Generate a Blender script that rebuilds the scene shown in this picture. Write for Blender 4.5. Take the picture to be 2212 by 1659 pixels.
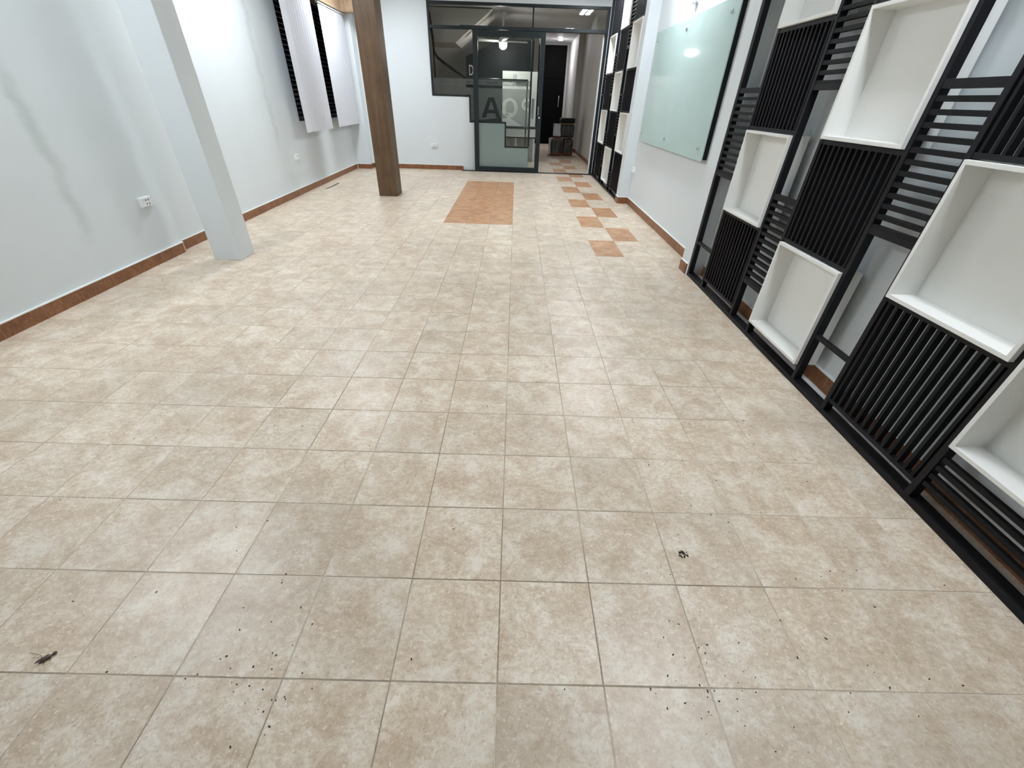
import bpy, bmesh, math, random
from mathutils import Vector, Matrix, noise as mnoise

S = bpy.context.scene
COL = S.collection
for o in list(bpy.data.objects):
    bpy.data.objects.remove(o)

# ------------------------------------------------------------------ camera
CAM = Vector((0.00785, -0.46851, 1.35042))
CR = Vector((0.9995525, 0.0094220, 0.0283908))
CU = Vector((-0.0286929, 0.5703327, 0.8209125))
CF = Vector((0.0084575, 0.8213598, -0.5703478))
FPX = 888.549
cd = bpy.data.cameras.new('camera')
cd.sensor_fit = 'HORIZONTAL'
cd.sensor_width = 36.0
cd.lens = 36.0 * FPX / 2212.0
cd.clip_start = 0.02
cam = bpy.data.objects.new('camera', cd)
COL.objects.link(cam)
cam.matrix_world = Matrix(((CR.x, CU.x, -CF.x, CAM.x), (CR.y, CU.y, -CF.y, CAM.y), (CR.z, CU.z, -CF.z, CAM.z), (0, 0, 0, 1)))
S.camera = cam

# ------------------------------------------------------------------ world, exposure, light levels
w = bpy.data.worlds.new('night')
w.use_nodes = True
w.node_tree.nodes['Background'].inputs[0].default_value = (0.010, 0.012, 0.018, 1)
w.node_tree.nodes['Background'].inputs[1].default_value = 0.3
S.world = w
S.view_settings.view_transform = 'Standard'
S.view_settings.look = 'None'
S.view_settings.exposure = 0.0
S.view_settings.gamma = 1.0
S.view_settings.use_curve_mapping = False
S.cycles.use_denoising = True
S.cycles.max_bounces = 6
S.cycles.diffuse_bounces = 4
S.cycles.glossy_bounces = 3
S.cycles.transparent_max_bounces = 10
S.cycles.adaptive_threshold = 0.12
S.cycles.sample_clamp_indirect = 8.0
ROOM_LIGHT = 74.0          # radiance of the ceiling tubes, the same in every fixture
ROOM_COLOR = (0.89, 0.96, 1.02)
CEIL = 2.97
# the room's own ceiling fixtures, all above the picture (two of them show mirrored in the transom glass)
LIGHTS = [(1.34, 0.95, 'twin tube ceiling light above the large boxes of the screen by the glass board'), (1.38, 5.25, 'twin tube ceiling light above the glass writing board'),
          (1.45, 8.45, 'twin tube ceiling light above the slatted screen beside the sliding door'), (-2.88, 1.75, 'twin tube ceiling light above the stained wall near the white column'),
          (-2.45, 5.25, 'twin tube ceiling light above the stained wall between white column and window'),
          (-2.52, 8.30, 'twin tube ceiling light above the vertical blinds')]
HALL_FAN = 150.0
HALL_DOWN = 420.0

# ------------------------------------------------------------------ node helpers
def new_mat(name):
    m = bpy.data.materials.new(name)
    m.use_nodes = True
    nt = m.node_tree
    nt.nodes.clear()
    out = nt.nodes.new('ShaderNodeOutputMaterial')
    return m, nt, out

def N(nt, typ, **kw):
    n = nt.nodes.new(typ)
    for k, v in kw.items():
        if k in n.inputs:
            n.inputs[k].default_value = v
        else:
            setattr(n, k, v)
    return n

def L(nt, a, b):
    nt.links.new(a, b)

def ramp(nt, fac, stops):
    r = nt.nodes.new('ShaderNodeValToRGB')
    els = r.color_ramp.elements
    while len(els) < len(stops):
        els.new(0.5)
    for e, (p, c) in zip(els, stops):
        e.position = p
        e.color = c if len(c) == 4 else (*c, 1)
    L(nt, fac, r.inputs[0])
    return r.outputs[0]

def mixc(nt, fac, a, b, mode='MIX'):
    n = nt.nodes.new('ShaderNodeMix')
    n.data_type = 'RGBA'
    n.blend_type = mode
    n.clamp_result = False
    for sock, v in ((n.inputs[0], fac), (n.inputs[6], a), (n.inputs[7], b)):
        if hasattr(v, 'is_linked'):
            L(nt, v, sock)
        elif isinstance(v, (int, float)):
            sock.default_value = v
        else:
            sock.default_value = (*v, 1) if len(v) == 3 else v
    return n.outputs[2]

def math_n(nt, op, a, b=None, c=None):
    n = nt.nodes.new('ShaderNodeMath')
    n.operation = op
    for s, v in zip(n.inputs, (a, b, c)):
        if v is None:
            continue
        if hasattr(v, 'is_linked'):
            L(nt, v, s)
        else:
            s.default_value = v
    return n.outputs[0]

def position(nt):
    return nt.nodes.new('ShaderNodeNewGeometry').outputs['Position']

def noise_n(nt, vec, scale, detail=4, rough=0.55, dist=0.0):
    n = N(nt, 'ShaderNodeTexNoise', Scale=scale, Detail=detail, Roughness=rough, Distortion=dist)
    if vec is not None:
        L(nt, vec, n.inputs['Vector'])
    return n.outputs['Fac']

def mapped(nt, vec, scale=(1, 1, 1), loc=(0, 0, 0), rot=(0, 0, 0)):
    m = nt.nodes.new('ShaderNodeMapping')
    m.inputs['Scale'].default_value = scale
    m.inputs['Location'].default_value = loc
    m.inputs['Rotation'].default_value = rot
    L(nt, vec, m.inputs['Vector'])
    return m.outputs[0]

def bsdf(nt, out, color, rough=0.5, spec=0.5, metal=0.0, bump=None, bump_s=0.1, bump_d=0.002, coat=0.0):
    b = nt.nodes.new('ShaderNodeBsdfPrincipled')
    for key, v in (('Base Color', color), ('Roughness', rough)):
        if hasattr(v, 'is_linked'):
            L(nt, v, b.inputs[key])
        elif isinstance(v, (int, float)):
            b.inputs[key].default_value = v
        else:
            b.inputs[key].default_value = (*v, 1)
    b.inputs['Specular IOR Level'].default_value = spec
    b.inputs['Metallic'].default_value = metal
    b.inputs['Coat Weight'].default_value = coat
    if bump is not None:
        bp = nt.nodes.new('ShaderNodeBump')
        bp.inputs['Strength'].default_value = bump_s
        bp.inputs['Distance'].default_value = bump_d
        L(nt, bump, bp.inputs['Height'])
        L(nt, bp.outputs[0], b.inputs['Normal'])
    L(nt, b.outputs[0], out.inputs['Surface'])
    return b

def simple(name, color, rough=0.5, spec=0.5, metal=0.0, grain=0.06, gscale=40, bump=0.0, coat=0.0):
    m, nt, out = new_mat(name)
    f = noise_n(nt, position(nt), gscale, 5)
    lo = tuple(max(0, c * (1 - grain)) for c in color)
    hi = tuple(min(1, c * (1 + grain)) for c in color)
    col = ramp(nt, f, [(0.3, lo), (0.7, hi)])
    bsdf(nt, out, col, rough, spec, metal, bump=f if bump else None, bump_s=bump, coat=coat)
    return m

def emitter(name, color, strength):
    m, nt, out = new_mat(name)
    e = N(nt, 'ShaderNodeEmission', Strength=strength)
    e.inputs[0].default_value = (*color, 1)
    L(nt, e.outputs[0], out.inputs['Surface'])
    return m

# ------------------------------------------------------------------ materials
def paint(name, base, stain=None, blotch=0.035):
    m, nt, out = new_mat(name)
    pos = position(nt)
    big = noise_n(nt, mapped(nt, pos, (0.8, 0.8, 0.35)), 1.6, 4)
    col = ramp(nt, big, [(0.3, tuple(c * (1 - blotch) for c in base)), (0.7, base)])
    fine = noise_n(nt, pos, 320, 3, 0.7)
    if stain:
        sep = nt.nodes.new('ShaderNodeSeparateXYZ')
        L(nt, pos, sep.inputs[0])
        wob = noise_n(nt, mapped(nt, pos, (0, 0, 1)), 4.0, 3)
        edge = noise_n(nt, pos, 7.0, 4)
        for (y0, z0, z1, wid, amp, amt) in stain:
            c = math_n(nt, 'MULTIPLY_ADD', math_n(nt, 'SUBTRACT', wob, 0.5), amp, y0)
            d = math_n(nt, 'ABSOLUTE', math_n(nt, 'SUBTRACT', sep.outputs[1], c))
            k = N(nt, 'ShaderNodeMapRange')
            k.interpolation_type = 'SMOOTHSTEP'
            L(nt, d, k.inputs[0])
            k.inputs[1].default_value = wid; k.inputs[2].default_value = 0.0
            k.inputs[3].default_value = 0.0; k.inputs[4].default_value = 1.0
            kz = N(nt, 'ShaderNodeMapRange')
            kz.interpolation_type = 'SMOOTHSTEP'
            L(nt, sep.outputs[2], kz.inputs[0])
            kz.inputs[1].default_value = z0; kz.inputs[2].default_value = z0 + 0.25
            kz2 = N(nt, 'ShaderNodeMapRange')
            kz2.interpolation_type = 'SMOOTHSTEP'
            L(nt, sep.outputs[2], kz2.inputs[0])
            kz2.inputs[1].default_value = z1; kz2.inputs[2].default_value = z1 - 0.3
            f = math_n(nt, 'MULTIPLY', math_n(nt, 'MULTIPLY', k.outputs[0], kz.outputs[0]), math_n(nt, 'MULTIPLY', kz2.outputs[0], math_n(nt, 'MULTIPLY', edge, amt * 2)))
            col = mixc(nt, f, col, (base[0] * 0.62, base[1] * 0.66, base[2] * 0.62))
    bsdf(nt, out, col, 0.62, 0.25, bump=fine, bump_s=0.12, bump_d=0.0012)
    return m

WALLC = (0.735, 0.78, 0.80)
M = {}
M['wall'] = paint('wall_paint', WALLC)
M['wall_l'] = paint('stained_wall_paint', WALLC, stain=[(2.745, 0.28, 1.6, 0.09, 0.30, 0.40), (6.25, 0.6, 2.6, 0.10, 0.35, 0.28)])
M['ceiling'] = paint('ceiling_paint', (0.84, 0.85, 0.84))
M['column'] = paint('column_paint', WALLC)
M['hall'] = paint('hall_paint', (0.60, 0.585, 0.55))
M['hall2'] = paint('hall_paint_cool', (0.64, 0.63, 0.64))
M['caulk'] = simple('white_caulk', (0.88, 0.90, 0.90), 0.5, grain=0.02)

def tile_mat(name, c_lo, c_mid, c_hi, rough, orange=False):
    m, nt, out = new_mat(name)
    pos = position(nt)
    # one random offset per 30 cm tile so that the print differs from tile to tile
    cell = nt.nodes.new('ShaderNodeVectorMath'); cell.operation = 'SNAP'
    L(nt, pos, cell.inputs[0]); cell.inputs[1].default_value = (0.3, 0.3, 10)
    wn = nt.nodes.new('ShaderNodeTexWhiteNoise'); wn.noise_dimensions = '3D'
    L(nt, cell.outputs[0], wn.inputs['Vector'])
    off = nt.nodes.new('ShaderNodeVectorMath'); off.operation = 'MULTIPLY_ADD'
    L(nt, wn.outputs['Color'], off.inputs[0]); off.inputs[1].default_value = (7, 7, 7); L(nt, pos, off.inputs[2])
    v = off.outputs[0]
    a = noise_n(nt, v, 8.0, 3, 0.6, 0.5)
    b = noise_n(nt, mapped(nt, v, (1.0, 1.4, 1)), 42.0, 4, 0.7, 0.4)
    c = noise_n(nt, v, 130.0, 2, 0.6)
    mixf = math_n(nt, 'ADD', math_n(nt, 'ADD', math_n(nt, 'MULTIPLY', a, 0.45), math_n(nt, 'MULTIPLY', b, 0.43)), math_n(nt, 'MULTIPLY', c, 0.12))
    col = ramp(nt, mixf, [(0.38, c_lo), (0.5, c_mid), (0.61, c_hi)])
    # fine dark pits and pale chips
    pits = ramp(nt, c, [(0.30, (1, 1, 1)), (0.38, (0, 0, 0))])
    col = mixc(nt, math_n(nt, 'MULTIPLY', pits, 0.5), col, tuple(x * 0.72 for x in c_lo))
    chips = ramp(nt, noise_n(nt, mapped(nt, v, (1, 1, 1), (3, 1, 0)), 95.0, 2, 0.6), [(0.63, (0, 0, 0)), (0.70, (1, 1, 1))])
    col = mixc(nt, math_n(nt, 'MULTIPLY', chips, 0.55), col, tuple(min(1, x * 1.16) for x in c_hi))
    if not orange:
        veins = nt.nodes.new('ShaderNodeTexNoise'); veins.inputs['Scale'].default_value = 6.5; veins.inputs['Detail'].default_value = 2; veins.inputs['Distortion'].default_value = 1.6
        L(nt, v, veins.inputs['Vector'])
        vv = math_n(nt, 'ABSOLUTE', math_n(nt, 'SUBTRACT', veins.outputs['Fac'], 0.5))
        vf = ramp(nt, vv, [(0.0, (1, 1, 1)), (0.012, (0, 0, 0))])
        col = mixc(nt, math_n(nt, 'MULTIPLY', vf, math_n(nt, 'MULTIPLY', b, 0.42)), col, tuple(x * 0.66 for x in c_lo))
        # worn grime that gathers in wide patches
        grime = ramp(nt, noise_n(nt, pos, 1.3, 3, 0.6), [(0.46, (0, 0, 0)), (0.72, (1, 1, 1))])
        col = mixc(nt, math_n(nt, 'MULTIPLY', grime, 0.30), col, (0.40, 0.345, 0.275))
    # tile to tile brightness
    br = nt.nodes.new('ShaderNodeHueSaturation')
    L(nt, math_n(nt, 'MULTIPLY_ADD', wn.outputs['Value'], 0.10, 0.95), br.inputs['Value'])
    L(nt, col, br.inputs['Color'])
    rr = math_n(nt, 'MULTIPLY_ADD', b, 0.22, rough - 0.1)
    bsdf(nt, out, br.outputs[0], rr, 0.42, bump=b, bump_s=0.10, bump_d=0.002)
    return m

M['tile'] = tile_mat('beige_ceramic', (0.55, 0.415, 0.295), (0.70, 0.578, 0.45), (0.845, 0.76, 0.65), 0.36)
M['accent'] = tile_mat('terracotta_ceramic', (0.34, 0.155, 0.065), (0.50, 0.265, 0.135), (0.62, 0.38, 0.23), 0.40, True)
M['base'] = tile_mat('brown_skirting_ceramic', (0.17, 0.065, 0.026), (0.235, 0.098, 0.042), (0.31, 0.145, 0.068), 0.38, True)

def grout_mat():
    m, nt, out = new_mat('grout')
    pos = position(nt)
    sep = nt.nodes.new('ShaderNodeSeparateXYZ'); L(nt, pos, sep.inputs[0])
    f = noise_n(nt, pos, 1.1, 3, 0.6)
    g = math_n(nt, 'ADD', f, math_n(nt, 'MULTIPLY', math_n(nt, 'ABSOLUTE', math_n(nt, 'ADD', sep.outputs[0], 0.25)), 0.10))
    col = ramp(nt, g, [(0.47, (0.19, 0.15, 0.11)), (0.62, (0.78, 0.71, 0.61))])
    fine = noise_n(nt, pos, 60, 3)
    col = mixc(nt, 0.35, col, ramp(nt, fine, [(0.35, (0.22, 0.17, 0.125)), (0.65, (0.66, 0.58, 0.48))]))
    bsdf(nt, out, col, 0.85, 0.2)
    return m
M['grout'] = grout_mat()
M['joint'] = simple('tan_joint_filler', (0.52, 0.36, 0.25), 0.8)
M['black'] = simple('satin_black_steel', (0.0055, 0.0055, 0.0075), 0.45, 0.22, grain=0.25, gscale=18, bump=0.04)
M['slat'] = simple('black_slat_paint', (0.0045, 0.0045, 0.006), 0.55, 0.2, grain=0.3, gscale=25, bump=0.05)
M['white_box'] = simple('white_laminate', (0.83, 0.83, 0.80), 0.45, 0.4, grain=0.015, gscale=120)
M['plastic'] = simple('white_plastic', (0.84, 0.86, 0.86), 0.35, grain=0.01)
M['dark_hole'] = simple('socket_hole', (0.03, 0.03, 0.03), 0.7)
M['alu'] = simple('dark_grey_aluminium', (0.013, 0.019, 0.021), 0.40, 0.3, grain=0.08, gscale=30)
M['steel'] = simple('brushed_steel', (0.62, 0.63, 0.64), 0.25, 0.5, metal=1.0, grain=0.05)
M['strip'] = simple('pale_plastic_strip', (0.62, 0.63, 0.66), 0.4, grain=0.03)
M['insect'] = simple('dark_brown_chitin', (0.07, 0.042, 0.024), 0.4, grain=0.6, gscale=300)
M['dirt'] = simple('dried_dirt', (0.030, 0.025, 0.020), 0.85, grain=0.5, gscale=300)
M['letter'] = simple('pale_sign_letter', (0.5, 0.52, 0.52), 0.5)
M['black_panel'] = simple('black_hall_panel', (0.007, 0.008, 0.011), 0.5, 0.2, grain=0.2, gscale=6)
M['black_door'] = simple('black_painted_door', (0.0022, 0.0020, 0.0024), 0.6, 0.08, grain=0.3, gscale=8)
M['blind'] = simple('grey_white_blind_fabric', (0.66, 0.67, 0.71), 0.75, 0.2, grain=0.03, gscale=150, bump=0.05)
M['fan'] = simple('white_fan_enamel', (0.78, 0.78, 0.76), 0.4)
M['rail_black'] = simple('black_handrail_paint', (0.012, 0.011, 0.011), 0.35)
M['curtain'] = simple('pale_curtain_fabric', (0.50, 0.50, 0.50), 0.8, grain=0.08, gscale=15)

def wood_mat(name, lo, hi, axis):
    m, nt, out = new_mat(name)
    pos = position(nt)
    sc = {'z': (26, 26, 1.1), 'y': (26, 1.1, 26), 'x': (1.1, 26, 26)}[axis]
    g = noise_n(nt, mapped(nt, pos, sc), 1.0, 6, 0.6, 0.8)
    g2 = noise_n(nt, mapped(nt, pos, tuple(s * 5 for s in sc)), 1.0, 3, 0.6)
    blot = noise_n(nt, pos, 5, 3)
    f = math_n(nt, 'ADD', math_n(nt, 'MULTIPLY', g, 0.6), math_n(nt, 'ADD', math_n(nt, 'MULTIPLY', g2, 0.18), math_n(nt, 'MULTIPLY', blot, 0.22)))
    col = ramp(nt, f, [(0.36, lo), (0.62, hi)])
    bsdf(nt, out, col, 0.45, 0.35, bump=g2, bump_s=0.08)
    return m
M['wood_post'] = wood_mat('walnut_veneer', (0.062, 0.034, 0.017), (0.150, 0.090, 0.047), 'z')
M['wood_pelmet'] = wood_mat('oak_veneer', (0.23, 0.15, 0.088), (0.43, 0.31, 0.205), 'y')

def glass_mat(name, tint, refl=1.0, ior=1.5):
    m, nt, out = new_mat(name)
    tr = nt.nodes.new('ShaderNodeBsdfTransparent'); tr.inputs[0].default_value = (*tint, 1)
    gl = nt.nodes.new('ShaderNodeBsdfGlossy'); gl.inputs['Roughness'].default_value = 0.02
    gl.inputs['Color'].default_value = (refl, refl, refl, 1)
    fr = nt.nodes.new('ShaderNodeFresnel'); fr.inputs[0].default_value = ior
    mx = nt.nodes.new('ShaderNodeMixShader')
    L(nt, fr.outputs[0], mx.inputs[0]); L(nt, tr.outputs[0], mx.inputs[1]); L(nt, gl.outputs[0], mx.inputs[2])
    L(nt, mx.outputs[0], out.inputs['Surface'])
    return m
M['glass'] = glass_mat('clear_green_glass', (0.945, 0.98, 0.965), 0.40)
M['glass_fix'] = glass_mat('clear_partition_glass', (0.94, 0.955, 0.945), 0.55)

def film_mat():
    m, nt, out = new_mat('frosted_film')
    tr = nt.nodes.new('ShaderNodeBsdfTransparent'); tr.inputs[0].default_value = (0.82, 0.84, 0.84, 1)
    d = nt.nodes.new('ShaderNodeBsdfDiffuse'); d.inputs[0].default_value = (0.50, 0.52, 0.52, 1)
    t2 = nt.nodes.new('ShaderNodeBsdfTranslucent'); t2.inputs[0].default_value = (0.6, 0.62, 0.62, 1)
    a = nt.nodes.new('ShaderNodeMixShader'); a.inputs[0].default_value = 0.4
    L(nt, d.outputs[0], a.inputs[1]); L(nt, t2.outputs[0], a.inputs[2])
    mx = nt.nodes.new('ShaderNodeMixShader')
    f = noise_n(nt, position(nt), 9, 3)
    L(nt, ramp(nt, f, [(0.3, (0.40, 0.40, 0.40)), (0.7, (0.50, 0.50, 0.50))]), mx.inputs[0])
    L(nt, tr.outputs[0], mx.inputs[1]); L(nt, a.outputs[0], mx.inputs[2])
    L(nt, mx.outputs[0], out.inputs['Surface'])
    return m
M['film'] = film_mat()

def board_mat():
    m, nt, out = new_mat('pale_green_back_painted_glass')
    f = noise_n(nt, mapped(nt, position(nt), (1, 0.6, 1)), 2.2, 3)
    col = ramp(nt, f, [(0.3, (0.475, 0.60, 0.575)), (0.7, (0.515, 0.645, 0.63))])
    bsdf(nt, out, col, 0.05, 0.07)
    return m
M['board'] = board_mat()
M['dark_glass'] = simple('dark_louvre_glass', (0.004, 0.0045, 0.004), 0.25, 0.08, grain=0.3, gscale=12)
M['glass_edge'] = simple('pale_glass_edge', (0.16, 0.18, 0.17), 0.3)

def bag_mat(name, dark, mid, red):
    m, nt, out = new_mat(name)
    tc = nt.nodes.new('ShaderNodeTexCoord')
    sep = nt.nodes.new('ShaderNodeSeparateXYZ'); L(nt, tc.outputs['Object'], sep.inputs[0])
    a = math_n(nt, 'SINE', math_n(nt, 'MULTIPLY', sep.outputs[0], 48))
    b = math_n(nt, 'SINE', math_n(nt, 'MULTIPLY', sep.outputs[1], 48))
    s = math_n(nt, 'MAXIMUM', a, b)
    col = ramp(nt, s, [(0.55, dark), (0.8, mid)])
    low = ramp(nt, sep.outputs[2], [(0.07, (1, 1, 1)), (0.09, (0, 0, 0))])
    col = mixc(nt, low, col, red)
    bsdf(nt, out, col, 0.5, 0.4, bump=noise_n(nt, position(nt), 90, 3), bump_s=0.2)
    return m
M['bag'] = bag_mat('striped_woven_plastic', (0.020, 0.020, 0.019), (0.085, 0.085, 0.08), (0.17, 0.045, 0.025))
M['bag2'] = bag_mat('dark_woven_plastic', (0.040, 0.042, 0.040), (0.075, 0.077, 0.072), (0.05, 0.04, 0.035))
M['clear_plastic'] = simple('shiny_clear_plastic_wrap', (0.62, 0.62, 0.68), 0.15, 0.6, grain=0.06, gscale=28, bump=0.6, coat=0.5)
M['bag_zip'] = simple('brown_bag_trim', (0.19, 0.10, 0.065), 0.5, grain=0.2)
M['light_room'] = emitter('cool_white_tube', ROOM_COLOR, ROOM_LIGHT)
M['light_fan'] = emitter('warm_white_bowl', (1.0, 0.97, 0.93), HALL_FAN)
M['light_down'] = emitter('white_downlight', (0.96, 0.97, 1.0), HALL_DOWN)

# ------------------------------------------------------------------ object helpers
WL = {}          # world location of every parent

def link(o, parent=None):
    COL.objects.link(o)
    if parent is not None:
        o.parent = parent
    return o

def mesh_from(name, verts, faces):
    me = bpy.data.meshes.new(name)
    me.from_pydata([tuple(v) for v in verts], [], faces)
    me.update()
    return me

class MB:
    """collects boxes and prisms in world coordinates for ONE part"""
    def __init__(s):
        s.v, s.f = [], []
    def poly8(s, p):
        i = len(s.v)
        s.v += [tuple(q) for q in p]
        s.f += [(i, i+3, i+2, i+1), (i+4, i+5, i+6, i+7), (i, i+1, i+5, i+4), (i+1, i+2, i+6, i+5), (i+2, i+3, i+7, i+6), (i+3, i, i+4, i+7)]
        return s
    def box(s, x0, x1, y0, y1, z0, z1):
        return s.poly8([(x0, y0, z0), (x1, y0, z0), (x1, y1, z0), (x0, y1, z0), (x0, y0, z1), (x1, y0, z1), (x1, y1, z1), (x0, y1, z1)])
    def prism(s, pts, axis, a, b):
        """pts: 2D outline; extruded along axis from a to b"""
        i = len(s.v); n = len(pts)
        def put(p, t):
            return {'x': (t, p[0], p[1]), 'y': (p[0], t, p[1]), 'z': (p[0], p[1], t)}[axis]
        s.v += [put(p, a) for p in pts] + [put(p, b) for p in pts]
        s.f.append(tuple(range(i, i+n))[::-1]); s.f.append(tuple(range(i+n, i+2*n)))
        for k in range(n):
            j = (k+1) % n
            s.f.append((i+k, i+j, i+n+j, i+n+k))
        return s
    def tube(s, pts, r, seg=8):
        """round tube along a polyline"""
        pts = [Vector(p) for p in pts]
        rings = []
        for k, p in enumerate(pts):
            t = (pts[min(k+1, len(pts)-1)] - pts[max(k-1, 0)]).normalized()
            up = Vector((0, 0, 1)) if abs(t.z) < 0.9 else Vector((1, 0, 0))
            u = t.cross(up).normalized(); w_ = u.cross(t)
            rr = r[k] if isinstance(r, (list, tuple)) else r
            i = len(s.v)
            s.v += [tuple(p + (u*math.cos(2*math.pi*q/seg) + w_*math.sin(2*math.pi*q/seg))*rr) for q in range(seg)]
            rings.append(i)
        for a, b in zip(rings, rings[1:]):
            for q in range(seg):
                s.f.append((a+q, a+(q+1) % seg, b+(q+1) % seg, b+q))
        s.f.append(tuple(range(rings[0], rings[0]+seg))[::-1]); s.f.append(tuple(range(rings[-1], rings[-1]+seg)))
        return s
    def lathe(s, cx, cy, prof, seg=24):
        rings = []
        for (r, z) in prof:
            rings.append(len(s.v))
            s.v += [(cx + r*math.cos(2*math.pi*q/seg), cy + r*math.sin(2*math.pi*q/seg), z) for q in range(seg)]
        for a, b in zip(rings, rings[1:]):
            for q in range(seg):
                s.f.append((a+q, a+(q+1) % seg, b+(q+1) % seg, b+q))
        s.f.append(tuple(range(rings[0], rings[0]+seg))[::-1]); s.f.append(tuple(range(rings[-1], rings[-1]+seg)))
        return s
    def build(s, name, mat, parent=None, bevel=0.0, smooth=False, recalc=True):
        off = WL.get(parent.name, Vector()) if parent is not None else Vector()
        # the object's origin sits at the middle of its base
        xs, ys, zs = zip(*s.v)
        o0 = Vector(((min(xs)+max(xs))/2, (min(ys)+max(ys))/2, min(zs)))
        me = mesh_from(name, [Vector(v) - o0 for v in s.v], s.f)
        if recalc or bevel:
            bm = bmesh.new(); bm.from_mesh(me)
            if recalc:
                bmesh.ops.recalc_face_normals(bm, faces=bm.faces)
            if bevel:
                bmesh.ops.bevel(bm, geom=list(bm.edges), offset=bevel, segments=2, affect='EDGES', profile=0.6)
            bm.to_mesh(me); bm.free()
        if smooth:
            for p in me.polygons:
                p.use_smooth = True
        me.materials.append(M[mat] if isinstance(mat, str) else mat)
        o = bpy.data.objects.new(name, me)
        link(o, parent)
        o.location = o0 - off
        WL[o.name] = o0
        return o

def bx(name, mat, dims, parent=None, bevel=0.0):
    return MB().box(*dims).build(name, mat, parent, bevel)

def empty(name, loc):
    o = bpy.data.objects.new(name, None)
    o.empty_display_size = 0.1
    link(o)
    o.location = loc
    WL[o.name] = Vector(loc)
    return o

def tag(o, label=None, cat=None, group=None, kind=None):
    for k, v in (('label', label), ('category', cat), ('group', group), ('kind', kind)):
        if v:
            o[k] = v
    return o

def inst(name, me, loc, parent=None):
    """one more individual of a shared mesh; loc in world coordinates"""
    o = bpy.data.objects.new(name, me)
    link(o, parent)
    off = WL.get(parent.name, Vector()) if parent is not None else Vector()
    o.location = Vector(loc) - off
    return o

def struct(o, label=None):
    o['kind'] = 'structure'
    if label:
        o['label'] = label
    return o

T = 0.30
# skewed left wall: x of its face at a given y
def xl(y):
    if y < 3.64:
        return -3.207 - 0.027 * (y - 1.775)
    return -3.305 - 0.0202 * (y - 3.64)

# ================================================================== FLOOR
floor = struct(MB().box(-4.3, 2.6, -3.4, 19.0, -0.12, -0.0022).build('floor', 'grout'), 'beige ceramic tile floor with grout joints')

def tile_mesh(name, sx, sy, h, ch, mat):
    a, b = sx/2, sy/2
    v = [(-a, -b, 0), (a, -b, 0), (a, b, 0), (-a, b, 0), (-a, -b, h-ch), (a, -b, h-ch), (a, b, h-ch), (-a, b, h-ch),
         (-a+ch, -b+ch, h), (a-ch, -b+ch, h), (a-ch, b-ch, h), (-a+ch, b-ch, h)]
    f = [(0, 1, 5, 4), (1, 2, 6, 5), (2, 3, 7, 6), (3, 0, 4, 7), (4, 5, 9, 8), (5, 6, 10, 9), (6, 7, 11, 10), (7, 4, 8, 11), (8, 9, 10, 11)]
    me = mesh_from(name, v, f)
    me.materials.append(M[mat])
    return me, v, f

TH = 0.008
tile_me, tv, tf = tile_mesh('floor_tile', 0.2972, 0.2972, TH, 0.0016, 'tile')
acc_me, _, _ = tile_mesh('accent_tile', 0.2972, 0.2972, TH, 0.0016, 'accent')
accent = {(i, j) for i in (-3, -2, -1) for j in range(17, 28)}
for k in range(7):
    accent |= {(3, 13+4*k), (3, 14+4*k), (4, 15+4*k), (4, 16+4*k)}
accent = {(i, j) for (i, j) in accent if j < 42}
rnd = random.Random(4)

def project(p):
    d = Vector(p) - CAM
    z = d.dot(CF)
    if z < 0.05:
        return None
    return 1106 + FPX*d.dot(CR)/z, 829.5 - FPX*d.dot(CU)/z

cells = []
for i in range(-12, 7):
    for j in range(-8, 60):
        c = ((i+0.5)*T, (j+0.5)*T)
        q = project((c[0], c[1], 0))
        vis = q is not None and -60 < q[0] < 2270 and -60 < q[1] < 1760 and c[1] < 9.9 and xl(c[1])-0.1 < c[0] < 1.72
        cells.append((not vis, (c[0]-CAM.x)**2 + (c[1]-CAM.y)**2, i, j, c))
cells.sort(key=lambda t: (t[0], t[1]))
nf = 0
rest = []
for (nv, d2, i, j, c) in cells:
    dz = rnd.uniform(-0.0004, 0.0004)
    loc = (c[0], c[1], -TH + dz)
    if (i, j) in accent:
        inst('accent_tile', acc_me, loc, floor)
    elif not nv and nf < 298:
        inst('floor_tile', tile_me, loc, floor)
        nf += 1
    else:
        rest.append(loc)
vv, ff = [], []
for loc in rest:
    k = len(vv)
    vv += [(p[0]+loc[0], p[1]+loc[1], p[2]+loc[2]) for p in tv]
    ff += [tuple(q+k for q in f) for f in tf]
me = mesh_from('floor_tile_field', vv, ff)
me.materials.append(M['tile'])
o = link(bpy.data.objects.new('floor_tile_field', me), floor)
o.location = -WL['floor']
o['kind'] = 'stuff'

# ================================================================== WALLS
# left wall (two straight runs with a small step, window opening in the second)
WY0, WY1, WZ0, WZ1 = 7.13, 9.46, 0.957, 2.555
mb = MB()
def wl_box(mb, y0, y1, z0, z1, o0, o1, xf=xl):
    """box that follows the skewed wall: offsets o0 (outside, negative) to o1 from the wall face"""
    e = 1e-4
    return mb.poly8([(xf(y0+e)+o0, y0, z0), (xf(y0+e)+o1, y0, z0), (xf(y1-e)+o1, y1, z0), (xf(y1-e)+o0, y1, z0),
                     (xf(y0+e)+o0, y0, z1), (xf(y0+e)+o1, y0, z1), (xf(y1-e)+o1, y1, z1), (xf(y1-e)+o0, y1, z1)])
wl_box(mb, -3.2, 3.64, 0, CEIL, -0.25, 0)
wl_box(mb, 3.64, WY0, 0, CEIL, -0.2, 0)
wl_box(mb, WY0, WY1, 0, WZ0, -0.2, 0)
wl_box(mb, WY0, WY1, WZ1, CEIL, -0.2, 0)
wl_box(mb, WY1, 9.92, 0, CEIL, -0.2, 0)
wall_left = struct(mb.build('wall_left', 'wall_l'), 'off-white plaster wall with grey damp stains')

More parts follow.
